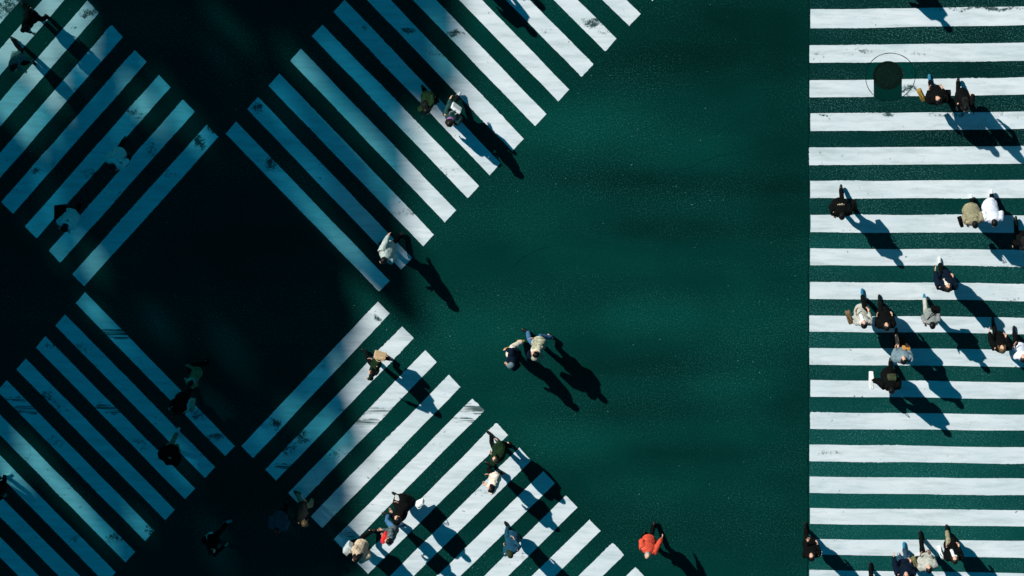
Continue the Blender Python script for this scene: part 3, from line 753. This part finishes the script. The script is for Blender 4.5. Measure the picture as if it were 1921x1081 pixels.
def flat_thing(name, label, q, at, size, mat, yaw, cat, tilt=0.0):
    e = empty(name, q.M @ (Vector(at) * q.s), q.rz + math.radians(yaw), label, cat); e.rotation_euler.x = math.radians(tilt)
    bm = bmesh.new(); box(bm, (0, 0, 0), size); bmesh.ops.bevel(bm, geom=bm.edges[:], offset=min(size) * .2, segments=2, affect='EDGES')
    obj('cover', bm, mat, e)
    return e

PEOPLE_HERE = None
# --- upper left arm
person(68, 18, -42, 'person in long black coat striding at the upper left corner', 1.74, .34, 1, top='coat', topm=BLACK, hair='short', hem=.66, lean=.12)
person(43, 92, -42, 'person in grey patterned jacket and black trousers walking below the corner figure', 1.68, .38, -1, ('swing', 'front'), topm=cloth('patterned_grey', (.14, .22, .22), var=.9, scale=22), hair='bob', lean=.10)
q = person(233, 272, -118, 'person in pale blue padded jacket with black shoulder strap in the upper left shade', 1.62, .2, 1, ('bag', 'down'), topm=PALEBLUE, puff=.03, legm=BLACK, hair='bob', lean=.22)
bag('shoulder_bag', 'small black shoulder bag on the pale blue jacket', q, (.02, .30, .98), (.26, .12, .24), BLACK, strap_to=[(-.02, .16, 1.42), (.08, .02, 1.40)], handle=None)
q = person(143, 387, -112, 'person in white jacket with loose black hair carrying a black portfolio', 1.62, .22, -1, ('fold', 'fold'), topm=PALEBLUE, puff=.045, legm=BLACK, hair='long', lean=.18, width=1.15)
flat_thing('portfolio_case', 'flat black portfolio held beside the white jacket in shade', q, (-.06, -.30, 1.08), (.46, .04, .34), BLACK, 20, 'portfolio', 58)

# --- upper middle arm
person(806, 172, -60, 'person in dark green coat walking in shadow behind the lilac scarf wearer', 1.68, .2, 1, topm=GREEN, top='coat', hair='long', hairm=HAIRB, lean=.05)
q = person(856, 190, -128, 'person in dark teal coat, white top and lilac scarf at the shade edge', 1.68, .22, 1, ('bent', 'back'), top='coat', topm=TEAL, hem=.70, legm=SOOT, shoe=WHITESHOE, hair='bob', hairm=HAIRD, scarf=PURPLE, lean=.20, width=1.1)
bag('tote_bag', 'white cloth bag slung behind the teal coat', q, (-.17, -.04, 1.16), (.30, .12, .34), WHITE, 90, strap_to=[(-.05, -.15, 1.44), (.10, -.06, 1.38)], handle=None)
person(736, 444, -140, 'person in white hoodie with dark hair at the end of the second stripe', 1.70, .26, -1, ('bent', 'back'), top='hoodie', topm=MINT, hair='short', lean=.20, hood=False, puff=.03)

# --- the couple on the open asphalt
person(968, 645, -168, 'person with grey beanie, navy jacket and wide white trousers', 1.62, .2, 1, ('bent', 'swing'), topm=NAVY, puff=.035, hem=.82, legs='wide', legm=CREAM, shoe=OCHRE, hair='beanie', hairm=cloth('slate_knit', (.12, .18, .20)), lean=.10)
q = person(1013, 625, 158, 'person in shaggy cream jacket and jeans with navy bag', 1.72, .34, 1, ('swing', 'bent'), topm=FUR, puff=.03, hem=.76, legm=DENIM, hair='short', lean=.08, scarf=CREAM)
bag('tote_bag', 'navy blue bag hanging beside the shaggy cream jacket', q, (.02, .34, .95), (.36, .15, .34), NAVY, strap_to=[(-.02, .17, 1.43)], handle=None)

# --- lower right arm
q = person(710, 664, 155, 'person with long black hair and dark green jacket carrying a paper bag', 1.58, .36, 1, ('out', 'bent'), topm=GREEN, hem=.82, legm=BLACK, hair='long', lean=.06, look=(10, 0))
bag('paper_bag', 'kraft paper carrier bag beside the dark green jacket', q, (.02, -.34, .93), (.34, .14, .38), KRAFT, 10, handle='loop')
person(940, 824, 140, 'person in green parka with brown hair and black tights near the stripe ends', 1.66, .32, 1, ('pocket', 'swing'), topm=GREEN, top='jacket', hem=.72, puff=.04, legm=BLACK, hair='long', hairm=HAIRD, shoe=BLACKSHOE, lean=.10, look=(20, 10))
person(931, 876, 165, 'person in cream jacket with black hair just below the green parka', 1.64, .2, -1, ('bent', 'bent'), topm=CREAM, legm=BLACK, hair='bob', hairm=HAIRB, lean=.08, puff=.02)
person(963, 997, 118, 'person in long dark blue coat and round cap with arm out', 1.66, .24, 1, ('down', 'bent'), top='dress', topm=BLUE, hem=.42, legm=BLUE, hair='cap', hairm=cloth('dark_moss_cap', (.022, .035, .014)), lean=.04)
q = person(758, 930, 150, 'person in long black padded coat holding white papers', 1.70, .18, 1, ('bent', 'bent'), top='coat', topm=BLACK, hem=.40, puff=.05, legm=BLACK, hair='short', hairm=HAIRB, lean=.04)
flat_thing('paper_sheet', 'white folder carried by the person in long black padded coat', q, (.20, -.12, .62), (.20, .03, .30), PAPER, 10, 'folder')
bag('shopping_bag', 'small white shopping bag beside the long black padded coat', q, (-.42, -.22, .42), (.26, .12, .30), PAPER, 60)
q = person(742, 972, 165, 'person in dark patterned top and jeans with red bag at the shoulder', 1.64, .26, -1, ('bent', 'front'), topm=cloth('black_white_pattern', (.10, .14, .15), var=.95, scale=16), legm=DENIM, hair='short', lean=.08, look=(20, 0))
bag('shoulder_bag', 'bright red bag carried in front of the dark patterned top', q, (.20, .10, 1.24), (.30, .14, .28), RED, 80, handle=None, strap_to=[(.0, .17, 1.43)])
q = person(683, 1002, -160, 'person in beige padded jacket and black trousers with grey bag', 1.62, .34, 1, ('swing', 'front'), topm=BEIGE, puff=.045, hem=.80, legm=BLACK, hair='long', hairm=HAIRB, lean=.12)
bag('shopping_bag', 'light grey carrier bag held in front of the beige padded jacket', q, (.36, -.16, .98), (.30, .18, .36), cloth('light_grey_bag', (.50, .56, .56)), 30, handle='loop')
person(1217, 990, -112, 'person in bright orange jacket alone on the open asphalt', 1.68, .22, -1, ('back', 'pocket'), topm=ORANGE, puff=.025, hem=.82, legm=BLACK, hair='bald', hairm=HAIRG, lean=.12)

# --- lower left, in shade
person(377, 679, 175, 'person in green jacket with pale scarf standing beside the lower left stripes', 1.66, .26, 1, ('bent', 'swing'), topm=cloth('mid_green_cloth', (.10, .22, .11), var=.5), legm=BLACK, hair='short', lean=.08, scarf=MINT)
q = person(347, 733, -128, 'person in black coat with shaggy pale bag beside the lower left stripes', 1.66, .24, -1, ('down', 'bent'), top='coat', topm=BLACK, hair='short', lean=.10)
bag('fluffy_bag', 'shaggy pale green bag beside the black coat in shade', q, (-.16, .30, .92), (.34, .16, .26), FUR, 30, handle=None, strap_to=[(0, .17, 1.43)])
person(330, 825, 62, 'person in hooded black coat, khaki trousers and white shoes on the lower left stripes', 1.68, .24, 1, ('pocket', 'pocket'), top='jacket', topm=BLACK, puff=.05, legm=KHAKI, shoe=WHITESHOE, hair='beanie', hairm=BLACK, lean=.05, width=1.15)
person(408, 990, 20, 'person in black suit in the dark gap below the lower left stripes', 1.72, .32, 1, topm=BLACK, hair='short', lean=.06, shoe=cloth('grey_leather', (.2, .3, .33)))
person(572, 928, -40, 'person in khaki trousers and dark top at the end of the shaded stripes', 1.68, .24, 1, ('swing', 'bent'), topm=SOOT, legm=KHAKI, hair='short', hairm=HAIRL, lean=.30, look=(0, -10))
person(532, 948, -100, 'person in slate blue jacket beside the khaki trousers in deep shade', 1.66, .16, -1, ('pocket', 'pocket'), topm=cloth('slate_cloth', (.045, .075, .10)), puff=.04, legm=BLACK, hair='short', lean=.10)
person(6, 896, 12, 'person in black with white shoes stepping in at the left edge', 1.68, .10, 1, topm=BLACK, legm=BLACK, shoe=WHITESHOE, hair='short', lean=.0)

# --- just beyond the top edge
person(869, -77, -50, 'first of two people beyond the top edge, seen only by shadow', 1.70, .24, 1, topm=BLACK, hair='short')
person(884, -128, -50, 'second of two people beyond the top edge, further off', 1.70, .24, -1, topm=SOOT, hair='short')
person(1655, -88, -80, 'person beyond the top edge above the right crossing', 1.70, .28, 1, ('bent', 'swing'), topm=BLACK, hair='short', top='coat')

# --- right crossing, top to bottom
q = person(1750, 160, 95, 'person in black hooded jacket with brown bag next to the manhole', 1.66, .16, 1, ('bent', 'bent'), topm=BLACK, puff=.05, hem=.80, legm=BLACK, shoe=BLUESHOE, hair='short', lean=.06, look=(25, 12))
bag('shoulder_bag', 'brown and ochre bag held out beside the black hooded jacket', q, (.05, .40, .92), (.32, .14, .26), OCHRE, 20, handle='loop')
q = person(1800, 166, -95, 'person in black coat with rucksack right of the manhole', 1.66, .26, 1, ('swing', 'bent'), topm=BLACK, top='coat', hem=.62, legm=BLACK, hair='long', lean=.06)
bag('handbag', 'round black bag beside the coat with rucksack', q, (-.02, -.40, .86), (.30, .16, .30), BLACK, 0, handle='loop')
q = person(1572, 366, -90, 'person in black jacket with cream print on its back near the crossing edge', 1.66, .26, -1, ('down', 'bent'), topm=BLACK, puff=.04, hem=.80, legm=BLACK, hair='short', lean=.06, width=1.12)
bm = bmesh.new()
for (a, b_, l_, w_) in ((-.09, 1.30, .016, .035), (-.05, 1.30, .014, .05), (-.01, 1.305, .014, .03), (.03, 1.30, .014, .045), (.075, 1.30, .016, .03), (-.02, 1.25, .10, .012), (.03, 1.22, .05, .014)):
    box(bm, (-.176 - .0, a, b_), (.012, l_, w_))
obj('back_print', bm, PRINT, q.e)
bag('handbag', 'black handbag at the side of the printed black jacket', q, (.05, .40, .82), (.30, .14, .28), BLACK, 10, handle='loop')
q = person(1817, 382, -84, 'person in khaki coat with black bag, left of the pair in light coats', 1.66, .22, -1, ('pocket', 'bent'), top='coat', topm=KHAKI, hem=.58, puff=.025, legm=BLACK, shoe=WHITESHOE, hair='short', lean=.05, width=1.1, hood=True)
bag('shoulder_bag', 'black bag on the right arm of the khaki coat', q, (.12, -.34, 1.05), (.26, .12, .24), BLACK, 10, handle='loop')
person(1853, 378, -92, 'person in long white coat, right of the khaki coat', 1.68, .30, -1, ('pocket', 'pocket'), top='coat', topm=LILAC, hem=.48, puff=.02, legm=BLACK, shoe=WHITESHOE, hair='short', lean=.06)
person(1909, 424, -92, 'person in black at the right edge below the long white coat', 1.68, .24, 1, topm=BLACK, hair='long', lean=.06)
person(1768, 507, 92, 'person in black dress with white shoes and light scarf, walking alone', 1.64, .24, 1, ('reach', 'pocket'), top='coat', topm=NAVY, hem=.60, puff=.035, width=1.15, legm=BLACK, shoe=WHITESHOE, hair='long', hairm=HAIRD, lean=.06, scarf=CREAM, look=(0, 10))
q = person(1613, 572, 92, 'person in long grey beige coat and blue shoes carrying a brown bag', 1.70, .32, -1, ('bent', 'bent'), top='coat', topm=GREIGE, hem=.52, legm=BLACK, shoe=BLUESHOE, hair='short', lean=.05, look=(0, 10), scarf=WHITE)
bag('handbag', 'dark brown handbag on the arm of the long grey beige coat', q, (.06, .36, 1.04), (.34, .16, .26), BROWN, 15, handle='loop')
person(1655, 578, 92, 'person in black coat with white socks beside the grey beige coat', 1.64, .26, 1, ('pocket', 'pocket'), top='coat', topm=BLACK, hem=.50, puff=.02, legm=BLACK, shoe=SOOT, hair='bob', lean=.05, look=(0, 14), sock=WHITE)
q = person(1739, 568, -86, 'person in short grey jacket with black bag on the back', 1.62, .24, 1, ('bent', 'bent'), topm=GREY, hem=.84, legm=GREIGE, shoe=BLUESHOE, hair='short', lean=.08)
bag('shoulder_bag', 'black bag slung across the back of the short grey jacket', q, (-.18, .16, 1.02), (.24, .13, .28), BLACK, 80, handle=None, strap_to=[(-.16, .02, 1.30), (-.06, -.12, 1.44)])
q = person(1686, 640, 90, 'person in blue grey padded jacket with orange strap in the middle of the crossing', 1.68, .24, 1, ('bent', 'bent'), topm=BLUEGREY, hem=.86, puff=.04, legs='skirt', legm=BLACK, hair='short', lean=.08, look=(0, 12))
bag('crossbody_bag', 'tan bag with orange strap on the blue grey padded jacket', q, (.20, -.12, 1.02), (.22, .09, .18), cloth('orange_tan_leather', (.55, .26, .07), .6, .3), 85, handle=None, strap_to=[(.17, .0, 1.28), (.03, .08, 1.45)])
q = person(1664, 688, -92, 'person in black coat with green hood carrying a tall white bag', 1.66, .24, -1, ('bent', 'out'), top='coat', topm=BLACK, hem=.60, puff=.04, legm=BLACK, hair='short', lean=.06)
bag('backpack', 'moss green rucksack on the back of the black coat', q, (-.19, .03, 1.24), (.24, .12, .26), cloth('moss_green', (.05, .062, .03)), -90, handle='pack')
bag('shopping_bag', 'tall white shopping bag held out left of the black coat', q, (.12, -.50, .78), (.12, .46, .36), PAPER, 90, handle='loop')
person(1868, 620, 92, 'person in black coat with brown hair near the right edge', 1.64, .26, 1, ('reach', 'bent'), top='coat', topm=BLACK, hem=.62, puff=.03, legm=BLACK, hair='long', hairm=HAIRL, lean=.06, look=(0, 14))
person(1906, 636, 88, 'person in pale lilac jacket over black at the right edge', 1.68, .24, 1, ('bent', 'bent'), topm=LILAC, hem=.70, legm=BLACK, hair='short', lean=.06, look=(0, 8))
person(1517, 1003, 95, 'person in black coat walking along the joint at the left of the crossing', 1.66, .26, 1, ('front', 'pocket'), top='coat', topm=BLACK, hem=.60, puff=.02, legm=BLACK, hair='long', lean=.05, look=(0, 14))
person(1691, 1036, 92, 'person in navy jacket and dark jeans at the bottom of the right crossing', 1.74, .16, -1, ('reach', 'bent'), topm=NAVY, hem=.80, puff=.03, legm=cloth('dark_jeans', (.02, .05, .09)), shoe=BLUESHOE, hair='short', lean=.05, look=(0, 14), width=1.1)
q = person(1733, 1024, 95, 'person in grey padded jacket and black trousers with olive bag', 1.70, .34, 1, ('bent', 'phone'), topm=GREIGE, puff=.045, hem=.84, legm=BLACK, hair='short', lean=.06, look=(0, 6))
bag('handbag', 'olive bag on the left arm of the grey padded jacket', q, (.06, .34, 1.06), (.26, .13, .24), OLIVE, 20, handle='loop')
flat_thing('phone', 'white phone held beside the grey padded jacket', q, (.30, .26, 1.10), (.08, .16, .015), PAPER, 10, 'phone')
q = person(1781, 1008, 92, 'person in black coat with white scarf and white bag at the lower right', 1.66, .26, 1, ('bent', 'bent'), top='coat', topm=BLACK, hem=.50, puff=.02, legm=KHAKI, hair='long', hairm=HAIRD, lean=.05, scarf=WHITE, look=(0, 12))
bag('tote_bag', 'white tote bag beside the black coat with white scarf', q, (.02, .34, .98), (.28, .12, .36), PAPER, 20, handle='loop')
person(1637, 1076, 90, 'person in royal blue top with black sleeves cut off by the bottom edge', 1.66, .22, 1, ('bent', 'bent'), topm=ROYAL, hem=.84, legm=BLACK, hair='long', lean=.05)

# ------------------------------------------------------------------ fuse the soft shapes into plain meshes
bpy.context.view_layer.update()
dg = bpy.context.evaluated_depsgraph_get()
done = []
for o, extra in BAKE:
    done.append((o, extra, bpy.data.meshes.new_from_object(o.evaluated_get(dg))))
for o, extra, me in done:
    old = o.data; mats = list(old.materials)
    o.modifiers.clear()
    if extra is not None:
        b2 = bmesh.new(); b2.from_mesh(me)
        tmp = bpy.data.meshes.new('tmp'); bmesh.ops.recalc_face_normals(extra, faces=extra.faces); extra.to_mesh(tmp); extra.free()
        b2.from_mesh(tmp); bpy.data.meshes.remove(tmp); b2.to_mesh(me); b2.free()
    me.materials.clear()
    for m in mats: me.materials.append(m)
    me.polygons.foreach_set('use_smooth', [True] * len(me.polygons))
    me.name = old.name; o.data = me; bpy.data.meshes.remove(old)
